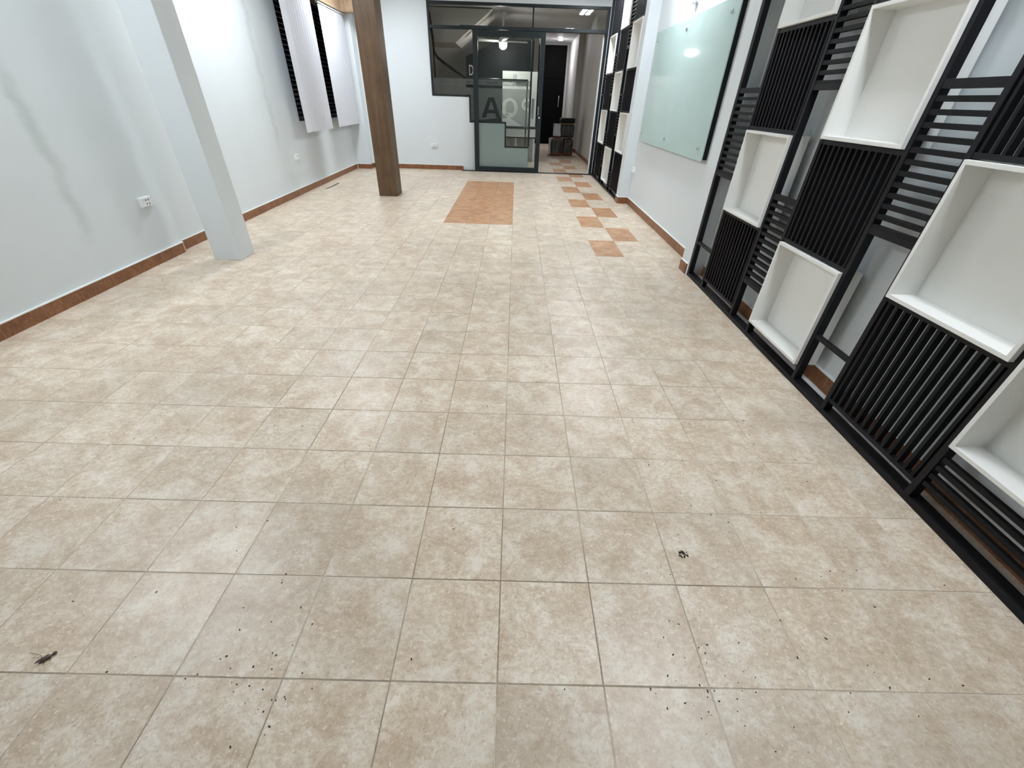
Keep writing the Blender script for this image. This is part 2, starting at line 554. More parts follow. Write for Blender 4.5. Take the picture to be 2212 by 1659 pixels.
FY = 9.80
mb = MB()
mb.box(-3.62, -1.715, FY, FY+0.12, 0, CEIL)
mb.box(-1.715, -0.965, FY, FY+0.12, 0, 1.352)
mb.box(-0.965, -0.222, FY, FY+0.12, 0, 0.912)
mb.box(-0.222, 0.285, FY, FY+0.12, 0, 0.468)
mb.box(-1.715, 1.86, FY, FY+0.12, 2.79, CEIL)
mb.box(1.715, 1.86, FY, FY+0.12, 0, 2.79)
mb.box(-3.5, -3.12, 9.56, FY, 0, CEIL)
wall_far = struct(mb.build('wall_far', 'wall'), 'pale painted end wall with stepped glazing opening')

XR = 1.845
mb = MB()
mb.box(XR, XR+0.15, -3.2, 9.92, 0, CEIL)
wall_right = struct(mb.build('wall_right', 'wall'), 'white painted side wall behind slatted screens')
bx('pilaster', 'wall', (1.692, XR, 3.412, 3.603, 0, CEIL), wall_right)
bx('pilaster', 'wall', (1.690, XR, 6.700, 6.882, 0, CEIL), wall_right)
struct(bx('wall_front', 'wall', (-3.7, 2.0, -3.35, -3.2, 0, CEIL)), 'plain painted wall behind the viewer')
struct(bx('ceiling', 'ceiling', (-3.9, 2.0, -3.35, 9.92, CEIL, CEIL+0.1)), 'plain white room ceiling')

# ------------------------------------------------------------------ skirting
bl = struct(empty('baseboard_left', (-3.2, 3.0, 0)), 'brown ceramic skirting tiles along stained wall')
def skirt_left(y0, y1, th, h):
    wl_box(MB(), y0, y1, 0.0, h, -0.004, th).build('skirting_tile', 'base', bl, bevel=0.0012)
ys = [2.121 - 0.3*k for k in range(1, 12)][::-1] + [2.121 + 0.3*k for k in range(6)]
for a, b in zip(ys, ys[1:] + [3.64]):
    if b - a > 0.03:
        skirt_left(a+0.0015, b-0.0015, 0.012, 0.090 + rnd.uniform(-0.001, 0.001))
yy = 3.64
ys2 = [3.64 + 0.12 + 0.3*k for k in range(20)]
prev = 3.64
for y in ys2 + [9.555]:
    y = min(y, 9.555)
    if y - prev > 0.02:
        skirt_left(prev+0.0015, y-0.0015, 0.013, 0.088 + rnd.uniform(-0.001, 0.001))
    prev = y
mb = MB(); wl_box(mb, -2.0, 3.64, 0.090, 0.098, -0.002, 0.013); mb.build('caulk_bead', 'caulk', bl)
mb = MB(); wl_box(mb, -2.0, 3.64, 0.0, 0.089, -0.002, 0.0105); mb.build('joint_filler', 'joint', bl)
mb = MB(); wl_box(mb, 3.64, 9.555, 0.0, 0.087, -0.002, 0.0112); mb.build('joint_filler', 'joint', bl)
mb = MB(); wl_box(mb, 3.64, 9.555, 0.088, 0.096, -0.002, 0.013); mb.build('caulk_bead', 'caulk', bl)

bf = struct(empty('baseboard_far', (-2.2, FY, 0)), 'brown ceramic skirting tiles along end wall')
x = -3.12
while x < -1.135:
    x2 = min(x+0.3, -1.13)
    bx('skirting_tile', 'base', (x+0.0015, x2-0.0015, FY-0.013, FY+0.003, 0, 0.088), bf, 0.0012)
    x += 0.3
bx('caulk_bead', 'caulk', (-3.12, -1.13, FY-0.012, FY+0.002, 0.088, 0.096), bf)
bx('joint_filler', 'joint', (-3.11, -1.132, FY-0.0115, FY+0.002, 0, 0.087), bf)
bx('skirting_tile', 'base', (-3.39, -3.12, 9.547, 9.563, 0, 0.088), bf, 0.0012)
bx('skirting_tile', 'base', (-3.123, -3.107, 9.548, FY-0.014, 0, 0.088), bf, 0.0012)
bx('caulk_bead', 'caulk', (-3.41, -3.109, 9.549, 9.562, 0.088, 0.094), bf)

br = struct(empty('baseboard_right', (XR, 5.0, 0)), 'brown ceramic skirting tiles along whiteboard wall')
def skirt_x(x, y0, y1, h=0.092):
    y = y0
    while y < y1 - 0.02:
        y2 = min(y+0.3, y1)
        bx('skirting_tile', 'base', (x-0.013, x+0.003, y+0.0015, y2-0.0015, 0, h), br, 0.0012)
        y += 0.3
    bx('caulk_bead', 'caulk', (x-0.012, x+0.002, y0, y1, h, h+0.008), br)
    bx('joint_filler', 'joint', (x-0.0115, x+0.002, y0+0.002, y1-0.002, 0, h-0.001), br)
skirt_x(XR, 3.605, 6.685)
skirt_x(1.690, 6.690, 6.880)
skirt_x(1.692, 3.44, 3.603, 0.094)
bx('skirting_tile', 'base', (1.679, XR-0.014, 6.687, 6.703, 0, 0.092), br, 0.0012)
bx('caulk_bead', 'caulk', (1.681, XR, 6.690, 6.702, 0.092, 0.098), br)
skirt_x(XR, -0.9, 3.41)
skirt_x(XR, 6.885, 9.79)

# ================================================================== COLUMNS
c = bx('white_column', 'column', (-2.834, -2.585, 3.422, 3.670, 0, CEIL), None, 0.004)
tag(c, 'square white painted column standing near the stained wall', 'column')
c = bx('wooden_column', 'wood_post', (-2.151, -1.866, 6.672, 7.005, 0, CEIL), None, 0.003)
tag(c, 'square column clad in brown wood veneer in front of the window blinds', 'column')

# ================================================================== SLATTED SCREENS
XF = 1.695          # front of the posts
def slatted_screen(root, posts, wides, narrows, y0, y1):
    bx('bottom_rail', 'black', (XF, XF+0.060, y0, y1, 0, 0.030), root, 0.002)
    for (a, b) in posts:
        bx('post', 'black', (XF, XF+0.042, a, b, 0.028, 2.98), root, 0.0015)
    bx('top_rail', 'black', (XF, XF+0.042, y0, y1, 2.98, 3.02), root, 0.002)
    slat_meshes = {}
    for (a, b, cells_) in wides:
        for (kind, z0, z1) in cells_:
            if kind == 'slats':
                bx('cross_bar', 'black', (XF+0.002, XF+0.030, a, b, z0, z0+0.020), root, 0.0012)
                bx('cross_bar', 'black', (XF+0.002, XF+0.030, a, b, z1-0.020, z1), root, 0.0012)
                h = round(z1 - z0 - 0.038, 4)
                if h not in slat_meshes:
                    slat_meshes[h] = tile_mesh('slat', 0.028, 0.0145, h, 0.001, 'slat')[0]
                n = 13
                for k in range(n):
                    y = b - 0.019 - 0.0421*k*(b-a-0.038)/(0.0421*(n-1))
                    inst('slat', slat_meshes[h], (XF+0.017, y, z0+0.019), root)
            elif kind == 'box':
                white_box(root, a, b, z0, z1)
            elif kind == 'rungs':
                n = int(round((z1-z0)/0.043))
                rm = tile_mesh('rung', 0.02, b-a, 0.020, 0.001, 'slat')[0]
                for k in range(n):
                    inst('rung', rm, (XF+0.014, (a+b)/2, z0+0.0435*k), root)
    for (a, b, cells_) in narrows:
        rm = tile_mesh('rung', 0.022, b-a, 0.020, 0.001, 'slat')[0]
        for (kind, z0, z1) in cells_:
            if kind == 'bar':
                bx('cross_bar', 'black', (XF+0.002, XF+0.026, a, b, z0, z1), root, 0.0012)
            else:
                bx('cross_bar', 'black', (XF+0.002, XF+0.030, a, b, z0, z0+0.026), root, 0.0012)
                bx('cross_bar', 'black', (XF+0.002, XF+0.030, a, b, z1-0.032, z1), root, 0.0012)
                for k in range(12):
                    inst('rung', rm, (XF+0.014, (a+b)/2, z1-0.074-0.0447*k*(z1-z0)/0.59), root)

def white_box(root, a, b, z0, z1):
    """open-fronted white display box: bevelled frame with a separate back panel"""
    f, d, t = 1.676, 1.803, 0.016
    z0 += 0.002; z1 -= 0.002
    mb = MB()
    i = 0
    o = [(a, z0), (b, z0), (b, z1), (a, z1)]
    n = [(a+t, z0+t), (b-t, z0+t), (b-t, z1-t), (a+t, z1-t)]
    v = [(f, *p) for p in o] + [(f, *p) for p in n] + [(d, *p) for p in n] + [(d, *p) for p in o]
    fc = []
    for k in range(4):
        j = (k+1) % 4
        fc += [(k, j, 4+j, 4+k), (4+k, 4+j, 8+j, 8+k), (8+k, 8+j, 12+j, 12+k), (12+k, 12+j, j, k)]
    mb.v, mb.f = v, fc
    bo = mb.build('display_box', 'white_box', root, bevel=0.001)
    bx('back_panel', 'white_box', (d-0.012, d-0.002, a+t-0.002, b-t+0.002, z0+t-0.002, z1-t+0.002), bo)

A_CELLS = [('bar', 0.308, 0.330), ('ladder', 0.870, 1.462), ('ladder', 2.03, 2.62)]
B_CELLS = [('ladder', 0.300, 0.892), ('ladder', 1.436, 2.028)]
ODD = [('slats', 0.085, 0.668), ('box', 0.670, 1.214), ('slats', 1.216, 1.764), ('box', 1.766, 2.312), ('slats', 2.314, 2.86)]
EVEN = [('box', 0.114, 0.666), ('slats', 0.668, 1.212), ('box', 1.214, 1.762), ('slats', 1.764, 2.312), ('box', 2.314, 2.86)]

near = tag(empty('slatted_screen', (XF, 1.8, 0)), 'tall black slatted screen with large white open boxes, right of the glass board', 'screen', 'black slatted wall screens')
slatted_screen(near,
    [(3.372, 3.410), (3.040, 3.066), (2.439, 2.465), (2.168, 2.194), (1.567, 1.593), (1.278, 1.304), (0.694, 0.720), (0.088, 0.114)],
    [(2.465, 3.040, ODD), (1.593, 2.168, EVEN), (0.720, 1.278, ODD), (0.114, 0.690, [('rungs', 0.110, 0.300), ('box', 0.314, 0.868), ('slats', 0.87, 1.41)])],
    [(3.066, 3.372, A_CELLS), (2.194, 2.439, B_CELLS), (1.304, 1.567, A_CELLS)], 0.06, 3.412)

far = tag(empty('slatted_screen', (XF, 8.2, 0)), 'tall black slatted screen with white open boxes beside the sliding glass door', 'screen', 'black slatted wall screens')
slatted_screen(far,
    [(6.885, 6.910), (7.485, 7.511), (7.774, 7.800), (8.375, 8.401), (8.664, 8.690), (9.265, 9.291), (9.565, 9.605)],
    [(6.910, 7.485, ODD), (7.800, 8.375, EVEN), (8.690, 9.265, ODD)],
    [(7.511, 7.774, [('rungs0', 0.06, 0.33)] and A_CELLS[1:] + [('ladder', -0.26, 0.330)][:0] + [('bar', 0.308, 0.330)]), (8.401, 8.664, B_CELLS), (9.291, 9.565, B_CELLS)], 6.884, 9.76)
rm = tile_mesh('rung', 0.022, 0.263, 0.020, 0.001, 'slat')[0]
for k in range(5):
    inst('rung', rm, (XF+0.014, 7.6425, 0.262-0.0447*k), far)

st = bx('plastic_strip', 'strip', (1.784, 1.812, 0.76, 3.36, 0, 0.011), None, 0.001)
bx('strip_end', 'strip', (1.764, 1.790, 0.02, 0.765, 0, 0.010), st, 0.001)
tag(st, 'pale plastic cable strip on the floor behind the slatted screen', 'cable strip')

# ================================================================== GLASS BOARD
gb = bx('glass_board', 'board', (1.786, 1.796, 4.000, 6.440, 0.900, 2.092), None, 0.0012)
tag(gb, 'large pale green glass writing board fixed to the wall with steel bolts', 'writing board')
bx('backing_panel', 'black', (1.7965, XR-0.004, 4.012, 6.428, 0.914, 2.080), gb)
def bolt(parent, x, y, z):
    mb = MB()
    seg = 16
    prof = [(0.0, 0.014), (0.004, 0.017), (0.010, 0.017), (0.013, 0.012)]
    rings = []
    for (dx, r) in prof:
        rings.append(len(mb.v))
        mb.v += [(x-dx, y + r*math.cos(2*math.pi*q/seg), z + r*math.sin(2*math.pi*q/seg)) for q in range(seg)]
    for a, b in zip(rings, rings[1:]):
        for q in range(seg):
            mb.f.append((a+q, a+(q+1) % seg, b+(q+1) % seg, b+q))
    mb.f.append(tuple(range(rings[0], rings[0]+seg))); mb.f.append(tuple(range(rings[-1], rings[-1]+seg))[::-1])
    return mb.build('bolt', 'steel', parent, smooth=False)
for y in (4.137, 5.245, 6.352):
    for z in (1.003, 2.000):
        bolt(gb, 1.786, y, z)
hk = MB().box(1.826, XR, 5.245, 5.330, 2.206, 2.224).box(1.800, 1.828, 5.255, 5.320, 2.208, 2.216).build('wall_bracket', 'steel', None, 0.001)
tag(hk, 'small steel bracket on the wall above the glass board', 'bracket')

# ================================================================== SOCKETS
def socket(label, p, axis, wdt, hgt, holes, thick=0.028, xf=None):
    """surface socket box; axis 'l' on left wall, 'f' far wall, 'r' right wall; p = centre along wall and height"""
    s, z = p
    if axis == 'l':
        x0 = xl(s)
        mk = lambda mb, a0, a1, z0, z1, d0, d1: mb.box(x0+d0, x0+d1, s+a0, s+a1, z+z0, z+z1)
    elif axis == 'f':
        mk = lambda mb, a0, a1, z0, z1, d0, d1: mb.box(s+a0, s+a1, FY-d1, FY-d0, z+z0, z+z1)
    else:
        mk = lambda mb, a0, a1, z0, z1, d0, d1: mb.box(XR-d1, XR-d0, s+a0, s+a1, z+z0, z+z1)
    mb = MB(); mk(mb, -wdt/2, wdt/2, -hgt/2, hgt/2, -0.004, thick)
    b = mb.build('wall_socket', 'plastic', None, 0.003)
    tag(b, label, 'socket')
    mb = MB(); mk(mb, -wdt/2+0.005, wdt/2-0.005, -hgt/2+0.005, hgt/2-0.005, thick-0.001, thick+0.005)
    pl = mb.build('face_plate', 'plastic', b, 0.002)
    for (a, h) in holes:
        mb = MB(); mk(mb, a-0.0045, a+0.0045, h-0.006, h+0.006, thick+0.004, thick+0.0058)
        mb.build('socket_hole', 'dark_hole', pl)
H4 = [(-0.013, 0.015), (0.015, 0.015), (-0.013, -0.015), (0.015, -0.015)]
socket('white double socket box with four holes on the stained wall, left of the white column', (3.395, 0.510), 'l', 0.125, 0.076, H4)
socket('white socket box on the stained wall below the window', (6.70, 0.516), 'l', 0.10, 0.075, H4[:2])
socket('white double socket on the end wall beside the sliding door', (-1.752, 0.462), 'f', 0.125, 0.072, H4)
socket('white socket low on the whiteboard wall beside the pilaster', (6.60, 0.505), 'r', 0.09, 0.075, H4[:2])

# ================================================================== WINDOW AND BLINDS
win = struct(empty('window_1', (xl(8.3)-0.1, 8.3, WZ0)), 'dark louvred window with thin horizontal glass blades')
for (y0, y1, z0, z1) in ((WY0, WY1, WZ0, WZ0+0.03), (WY0, WY1, WZ1-0.03, WZ1), (WY0, WY0+0.03, WZ0+0.03, WZ1-0.03), (WY1-0.03, WY1, WZ0+0.03, WZ1-0.03), (8.28, 8.32, WZ0+0.03, WZ1-0.03)):
    mb = MB(); wl_box(mb, y0, y1, z0, z1, -0.14, -0.05); mb.build('window_frame', 'black', win)
k = 0
z = WZ0 + 0.035
while z < WZ1 - 0.08:
    mb = MB()
    e = 0.004
    def pt(y, o_, zz): return (xl(y)+o_, y, zz)
    for (y0, y1) in ((WY0+0.03, 8.28), (8.32, WY1-0.03)):
        mb.poly8([pt(y0, -0.125, z+0.062), pt(y0, -0.085, z), pt(y1, -0.085, z), pt(y1, -0.125, z+0.062),
                  pt(y0, -0.123, z+0.062+e), pt(y0, -0.083, z+e), pt(y1, -0.083, z+e), pt(y1, -0.123, z+0.062+e)])
    bl_ = mb.build('louvre_blade', 'dark_glass', win)
    mb = MB()
    for (y0, y1) in ((WY0+0.03, 8.28), (8.32, WY1-0.03)):
        wl_box(mb, y0, y1, z+0.0005, z+0.0035+0.0015*(k % 3 == 0), -0.0828, -0.080)
    mb.build('blade_edge', 'glass_edge', bl_)
    z += 0.058 + 0.006*(k % 2)
    k += 1
BO = 0.205
def xb(y): return xl(y) + BO

def vane_mesh(wd, h, curve):
    """vertical vane: slightly cupped strip with a hem pocket at its foot"""
    n = 6
    v, f = [], []
    for zi, zz in enumerate((0.0, 0.035, 0.036, h)):
        for k in range(n+1):
            u = k/n - 0.5
            bulge = 0.0022 if zi < 2 else 0.0
            v.append((curve*(0.25-u*u)*4 - bulge, u*wd, zz))
    m_ = len(v)
    for zi, zz in enumerate((0.0, 0.035, 0.036, h)):
        for k in range(n+1):
            u = k/n - 0.5
            bulge = 0.0022 if zi < 2 else 0.0
            v.append((curve*(0.25-u*u)*4 + 0.0012 + bulge, u*wd, zz))
    for s, fl in ((0, 1), (m_, 0)):
        for r in range(3):
            for k in range(n):
                q = (s+r*(n+1)+k, s+r*(n+1)+k+1, s+(r+1)*(n+1)+k+1, s+(r+1)*(n+1)+k)
                f.append(q[::-1] if fl else q)
    def edge(idx):
        for a, b in zip(idx, idx[1:]):
            f.append((a, b, b+m_, a+m_))
    edge(list(range(n+1)))
    edge([3*(n+1)+k for k in range(n+1)][::-1])
    edge([r*(n+1) for r in range(4)][::-1])
    edge([r*(n+1)+n for r in range(4)])
    me_ = mesh_from('vane', v, f)
    bm_ = bmesh.new(); bm_.from_mesh(me_); bmesh.ops.recalc_face_normals(bm_, faces=bm_.faces); bm_.to_mesh(me_); bm_.free()
    me_.materials.append(M['blind'])
    return me_

VZ0, VZ1 = 0.835, 2.500
vane_a = vane_mesh(0.125, VZ1-VZ0, 0.006)
vane_c = vane_mesh(0.125, VZ1-VZ0, 0.032)
vane_w = vane_mesh(0.215, VZ1-VZ0, 0.004)
def blind(label, y0, y1, n, ang, first_wide):
    r = tag(empty('vertical_blind', (xb(y0), (y0+y1)/2, VZ0)), label, 'blind', 'vertical blinds at the louvred window')
    mb = MB()
    wl_box(mb, y0-0.04, y1+0.04, VZ1+0.006, VZ1+0.030, BO-0.018, BO+0.022)
    mb.build('head_rail', 'plastic', r, 0.001)
    ys_ = []
    if first_wide:
        o_ = inst('vane', vane_w, (xb(y0+0.11)+0.03, y0+0.115, VZ0), r)
        o_.rotation_euler.z = math.radians(3)
        ys_.append(y0+0.115)
        start = y0 + 0.235
    else:
        start = y0 + 0.06
    for k in range(n):
        y = start + (y1-0.06-start)*k/(n-1)
        o_ = inst('vane', vane_c if first_wide else vane_a, (xb(y), y, VZ0 + rnd.uniform(-0.003, 0.003)), r)
        o_.rotation_euler.z = math.radians(ang + rnd.uniform(-2, 2))
        ys_.append(y)
    for y in ys_:
        bx('carrier', 'plastic', (xb(y)-0.004, xb(y)+0.004, y-0.006, y+0.006, VZ1-0.002, VZ1+0.007), r)
    return r
blind('grey-white vertical blind with gathered vanes, left of the wooden column', 6.745, 7.935, 11, 12, True)
blind('white vertical blind with closed flat vanes beside the wooden column', 8.305, 9.525, 13, -4, False)

pel = struct(MB().box(-9, -8, 0, 1, 0, 1).build('trim_1', 'wood_pelmet'), 'light wood pelmet box above the blinds')
bpy.data.objects.remove(pel)
mb = MB()
wl_box(mb, 6.2, 9.30, 2.534, CEIL, 0.225, 0.250)
wl_box(mb, 9.30, 9.325, 2.534, CEIL, 0.225, 0.66)
wl_box(mb, 9.325, 9.545, 2.534, 2.552, 0.02, 0.66)
wl_box(mb, 6.2, 9.30, 2.545, 2.560, 0.0, 0.225)
pel = struct(mb.build('trim_1', 'wood_pelmet'), 'light wood pelmet box above the blinds')

# ================================================================== GLAZED PARTITION AND SLIDING DOOR
GY = FY + 0.03
part = struct(empty('window_2', (0, GY, 0)), 'dark aluminium glass partition with stepped lower edge')
bar = 0.030
def fb(x0, x1, z0, z1, name='frame_bar', y0=FY-0.006, y1=FY+0.065):
    return bx(name, 'alu', (x0, x1, y0, y1, z0, z1), part, 0.0015)
fb(-1.722, -1.690, 1.348, 2.795)
fb(-1.690, 1.660, 2.752, 2.795)
fb(1.660, 1.716, 0.0, 2.795)
fb(-1.690, -0.940, 1.348, 1.348+bar)
fb(-0.970, -0.940, 0.906, 1.348)
fb(-0.940, -0.200, 0.906, 0.906+bar)
fb(-0.230, -0.200, 0.464, 0.906)
fb(-0.200, 0.292, 0.464, 0.464+bar)
fb(0.270, 0.304, 0.494, 2.405)
fb(-1.690, 1.660, 2.405, 2.452, 'transom_bar')
fb(0.262, 0.290, 2.452, 2.752, 'transom_mullion')
door_rail = bx('sliding_track', 'alu', (-1.10, 1.660, FY-0.115, FY-0.006, 2.400, 2.452), part, 0.002)
bx('jamb_strip', 'plastic', (1.640, 1.660, FY+0.02, FY+0.10, 0.0, 2.40), part)
bx('floor_track', 'black', (-1.15, 1.69, FY-0.115, FY+0.02, 0.0, 0.007), part)
# panes
def pane(x0, x1, z0, z1, name='pane', mat='glass_fix', y=GY):
    return bx(name, mat, (x0, x1, y-0.003, y+0.003, z0, z1), part)
pane(-1.690, 0.262, 2.452, 2.752)
pane(0.290, 1.660, 2.452, 2.752)
mb = MB().prism([(-1.690, 1.378), (-0.940, 1.378), (-0.940, 0.936), (-0.200, 0.936), (-0.200, 0.494), (0.270, 0.494), (0.270, 2.405), (-1.690, 2.405)], 'y', GY-0.003, GY+0.003)
mb.build('stepped_pane', 'glass_fix', part)

# frosted film with the lettering cut out of it (seen from behind, so the words run mirrored)
def film(name, outline, texts, y, cuts=()):
    cu = bpy.data.curves.new(name, 'CURVE')
    cu.dimensions = '2D'; cu.fill_mode = 'BOTH'
    def add(points):
        sp = cu.splines.new('POLY'); sp.points.add(len(points)-1)
        for p, q in zip(sp.points, points):
            p.co = (q[0], q[1], 0, 1)
        sp.use_cyclic_u = True
    add(outline)
    for c_ in cuts:
        add(c_)
    dg = bpy.context.evaluated_depsgraph_get
    for (body, size, x_right, z_base, sx, bold) in texts:
        fc = bpy.data.curves.new('lettering', 'FONT')
        fc.body = body; fc.size = size; fc.offset = bold; fc.resolution_u = 3; fc.fill_mode = 'NONE'
        to = bpy.data.objects.new('lettering', fc); COL.objects.link(to)
        bpy.context.view_layer.update()
        cc = to.to_curve(bpy.context.evaluated_depsgraph_get(), apply_modifiers=False)
        for sp in cc.splines:
            pts = []
            if sp.type == 'BEZIER':
                n = len(sp.bezier_points)
                for i in range(n):
                    a, b = sp.bezier_points[i], sp.bezier_points[(i+1) % n]
                    for t in (0, 0.34, 0.67):
                        q = a.co*(1-t)**3 + 3*a.handle_right*t*(1-t)**2 + 3*b.handle_left*t*t*(1-t) + b.co*t**3
                        pts.append(q)
            else:
                pts = [p.co for p in sp.points]
            add([(x_right - p[0]*sx, z_base + p[1]) for p in pts])
        to.to_curve_clear()
        bpy.data.objects.remove(to)
    ob = bpy.data.objects.new(name, cu); COL.objects.link(ob)
    bpy.context.view_layer.update()
    me_ = bpy.data.meshes.new_from_object(ob.evaluated_get(bpy.context.evaluated_depsgraph_get()))
    bpy.data.objects.remove(ob)
    me_.name = name
    me_.materials.clear(); me_.materials.append(M['film'])
    fo = bpy.data.objects.new(name, me_)
    link(fo, part)
    fo.rotation_euler.x = math.pi/2
    fo.location = Vector((0, y, 0)) - WL[part.name]
    return fo
film('film_band', [(-1.690, 1.552), (0.270, 1.552), (0.270, 1.648), (-1.690, 1.648)], [('Professi', 0.062, 0.215, 1.578, 1.0, 0.002), ('Quality', 0.074, -0.085, 1.578, 0.9, 0.004), ('Designs', 0.062, -0.40, 1.578, 1.1, 0.002), ('ion', 0.062, -0.93, 1.578, 1.1, 0.002)], GY+0.005)
def arc(cx, cz, rx, rz, a0, a1, n):
    return [(cx + rx*math.cos(a0 + (a1-a0)*k/n), cz + rz*math.sin(a0 + (a1-a0)*k/n)) for k in range(n+1)]
HP = math.pi/2
LETTERS = [
    # A
    [(-0.72, 1.0), (-0.625, 1.0), (-0.600, 1.080), (-0.435, 1.080), (-0.410, 1.0), (-0.315, 1.0), (-0.462, 1.352), (-0.572, 1.352)],
    [(-0.580, 1.140), (-0.455, 1.140), (-0.517, 1.300)],
    # Q with its tail at the mirrored side
    arc(-0.135, 1.182, 0.170, 0.170, 0, 2*math.pi, 40)[:-1], arc(-0.128, 1.186, 0.092, 0.118, 0, 2*math.pi, 36)[:-1],
    [(-0.305, 0.995), (-0.245, 0.995), (-0.160, 1.072), (-0.186, 1.105)],
    # bowl of the P
    [(0.262, 1.352)] + arc(0.215, 1.247, 0.105, 0.105, HP, 3*HP, 20) + [(0.262, 1.142), (0.262, 1.192)] + arc(0.215, 1.247, 0.052, 0.055, 3*HP, HP, 20) + [(0.262, 1.302)]]
film('film_panel', [(-1.690, 1.380), (-0.940, 1.380), (-0.940, 0.938), (-0.200, 0.938), (-0.200, 0.80), (0.270, 0.80), (0.270, 1.506), (-1.03, 1.506), (-1.03, 1.549), (-1.690, 1.549)],
     [], GY+0.005, cuts=LETTERS)
bx('letter_stem', 'curtain', (0.318, 0.372, GY-0.003, GY-0.001, 1.006, 1.352), part)

# sliding leaf
DX0, DX1, DY0, DY1, DZ = -0.868, 0.528, FY-0.100, FY-0.060, 2.398
door = struct(empty('door_1', ((DX0+DX1)/2, DY0, 0)), 'sliding glass door leaf with wide dark grey frame')
def db(name, x0, x1, z0, z1, mat='alu'):
    return bx(name, mat, (x0, x1, DY0, DY1, z0, z1), door, 0.002)
db('stile', DX0, DX0+0.098, 0.012, DZ)
db('stile', DX1-0.092, DX1, 0.012, DZ)
db('top_rail', DX0+0.098, DX1-0.092, DZ-0.098, DZ)
db('bottom_rail', DX0+0.098, DX1-0.092, 0.012, 0.100)
bx('door_pane', 'glass', (DX0+0.092, DX1-0.086, DY0+0.016, DY0+0.024, 0.094, DZ-0.092), door)
hd = bx('handle', 'steel', (DX1-0.080, DX1-0.064, DY0-0.022, DY0+0.002, 1.075, 1.225), door, 0.003)
mb = MB()
seg = 14
for (d, r) in ((0.002, 0.020), (-0.008, 0.020), (-0.010, 0.014)):
    mb.v += [(DX1-0.045 + r*math.cos(2*math.pi*q/seg), DY0+d, 1.03 + r*math.sin(2*math.pi*q/seg)) for q in range(seg)]
for a in (0, seg):
    for q in range(seg):
        mb.f.append((a+q, a+(q+1) % seg, a+seg+(q+1) % seg, a+seg+q))
mb.f.append(tuple(range(2*seg, 3*seg)))
mb.build('lock_cylinder', 'steel', door)

# ================================================================== HALL BEYOND THE GLASS
HC = 2.88
HY = FY + 0.12
mb = MB().box(1.89, 2.0, HY, 14.55, 0, HC).box(1.715, 2.0, 14.55, 17.3, 0, HC)
wr = struct(mb.build('wall_hall_right', 'hall'), 'grey hall wall past the doorway')
bx('skirting_tile', 'base', (1.878, 1.892, HY, 14.55, 0, 0.085), wr)
bx('skirting_tile', 'base', (1.703, 1.88, 14.538, 14.552, 0, 0.085), wr)
bx('skirting_tile', 'base', (1.703, 1.717, 14.552, 17.2, 0, 0.085), wr)
struct(bx('ceiling_hall', 'hall2', (-3.8, 2.0, HY, 17.4, HC, HC+0.1)), 'grey hall ceiling')
struct(bx('wall_hall_left', 'hall', (-3.8, -3.6, HY, 17.3, 0, HC)), 'grey hall wall beside the stair')
struct(MB().box(-3.6, 0.60, 17.20, 17.3, 0, HC).box(1.62, 1.72, 17.20, 17.3, 0, HC).box(0.60, 1.62, 17.20, 17.3, 2.75, HC).build('wall_hall_end', 'hall'), 'grey end wall of the hall')
d2 = struct(empty('door_2', (1.1, 17.2, 0)), 'tall black door at the end of the hall')
bx('door_panel', 'black_door', (0.58, 1.64, 17.14, 17.199, 0, 2.84), d2)
bx('panel_molding', 'black_door', (0.70, 1.52, 17.12, 17.141, 1.95, 2.02), d2)
bx('panel_molding', 'black_door', (0.70, 1.52, 17.12, 17.141, 0.30, 0.36), d2)
mb = MB().tube([(1.47, 17.10, 1.12), (1.47, 17.06, 1.15), (1.47, 17.06, 1.45), (1.47, 17.10, 1.48)], 0.016)
mb.build('pull_handle', 'steel', d2, smooth=True)
# side wall between the hall and the stair space
hp = struct(bx('wall_hall_middle', 'hall2', (0.40, 0.56, 13.6, 17.2, 0, HC)), 'grey hall wall between stair space and black door')
struct(bx('wall_stair', 'hall', (-3.6, 0.4, 13.6, 13.75, 0, HC)), 'brownish grey wall behind the stair')

# black sign panel with a top edge that climbs with the stair
sp = MB().prism([(-1.26, 0.0), (0.40, 0.0), (0.40, 2.50), (-0.42, 2.50), (-1.26, 2.155)], 'y', 12.30, 12.36).build('sign_panel', 'black_panel')
tag(sp, 'black sign panel with slanted top edge behind the glass partition', 'sign')
fc = bpy.data.curves.new('sign_letters', 'FONT')
fc.body = 'DE'; fc.size = 0.30; fc.extrude = 0.004; fc.resolution_u = 4
to = bpy.data.objects.new('sign_letters', fc); COL.objects.link(to)
bpy.context.view_layer.update()
me = bpy.data.meshes.new_from_object(to.evaluated_get(bpy.context.evaluated_depsgraph_get()))
bpy.data.objects.remove(to)
me.materials.clear(); me.materials.append(M['letter'])
to = link(bpy.data.objects.new('sign_letters', me), sp)
to.rotation_euler.x = math.pi/2
to.scale = (0.55, 1, 1)
to.location = Vector((-1.20, 12.295, 1.79)) - WL[sp.name]

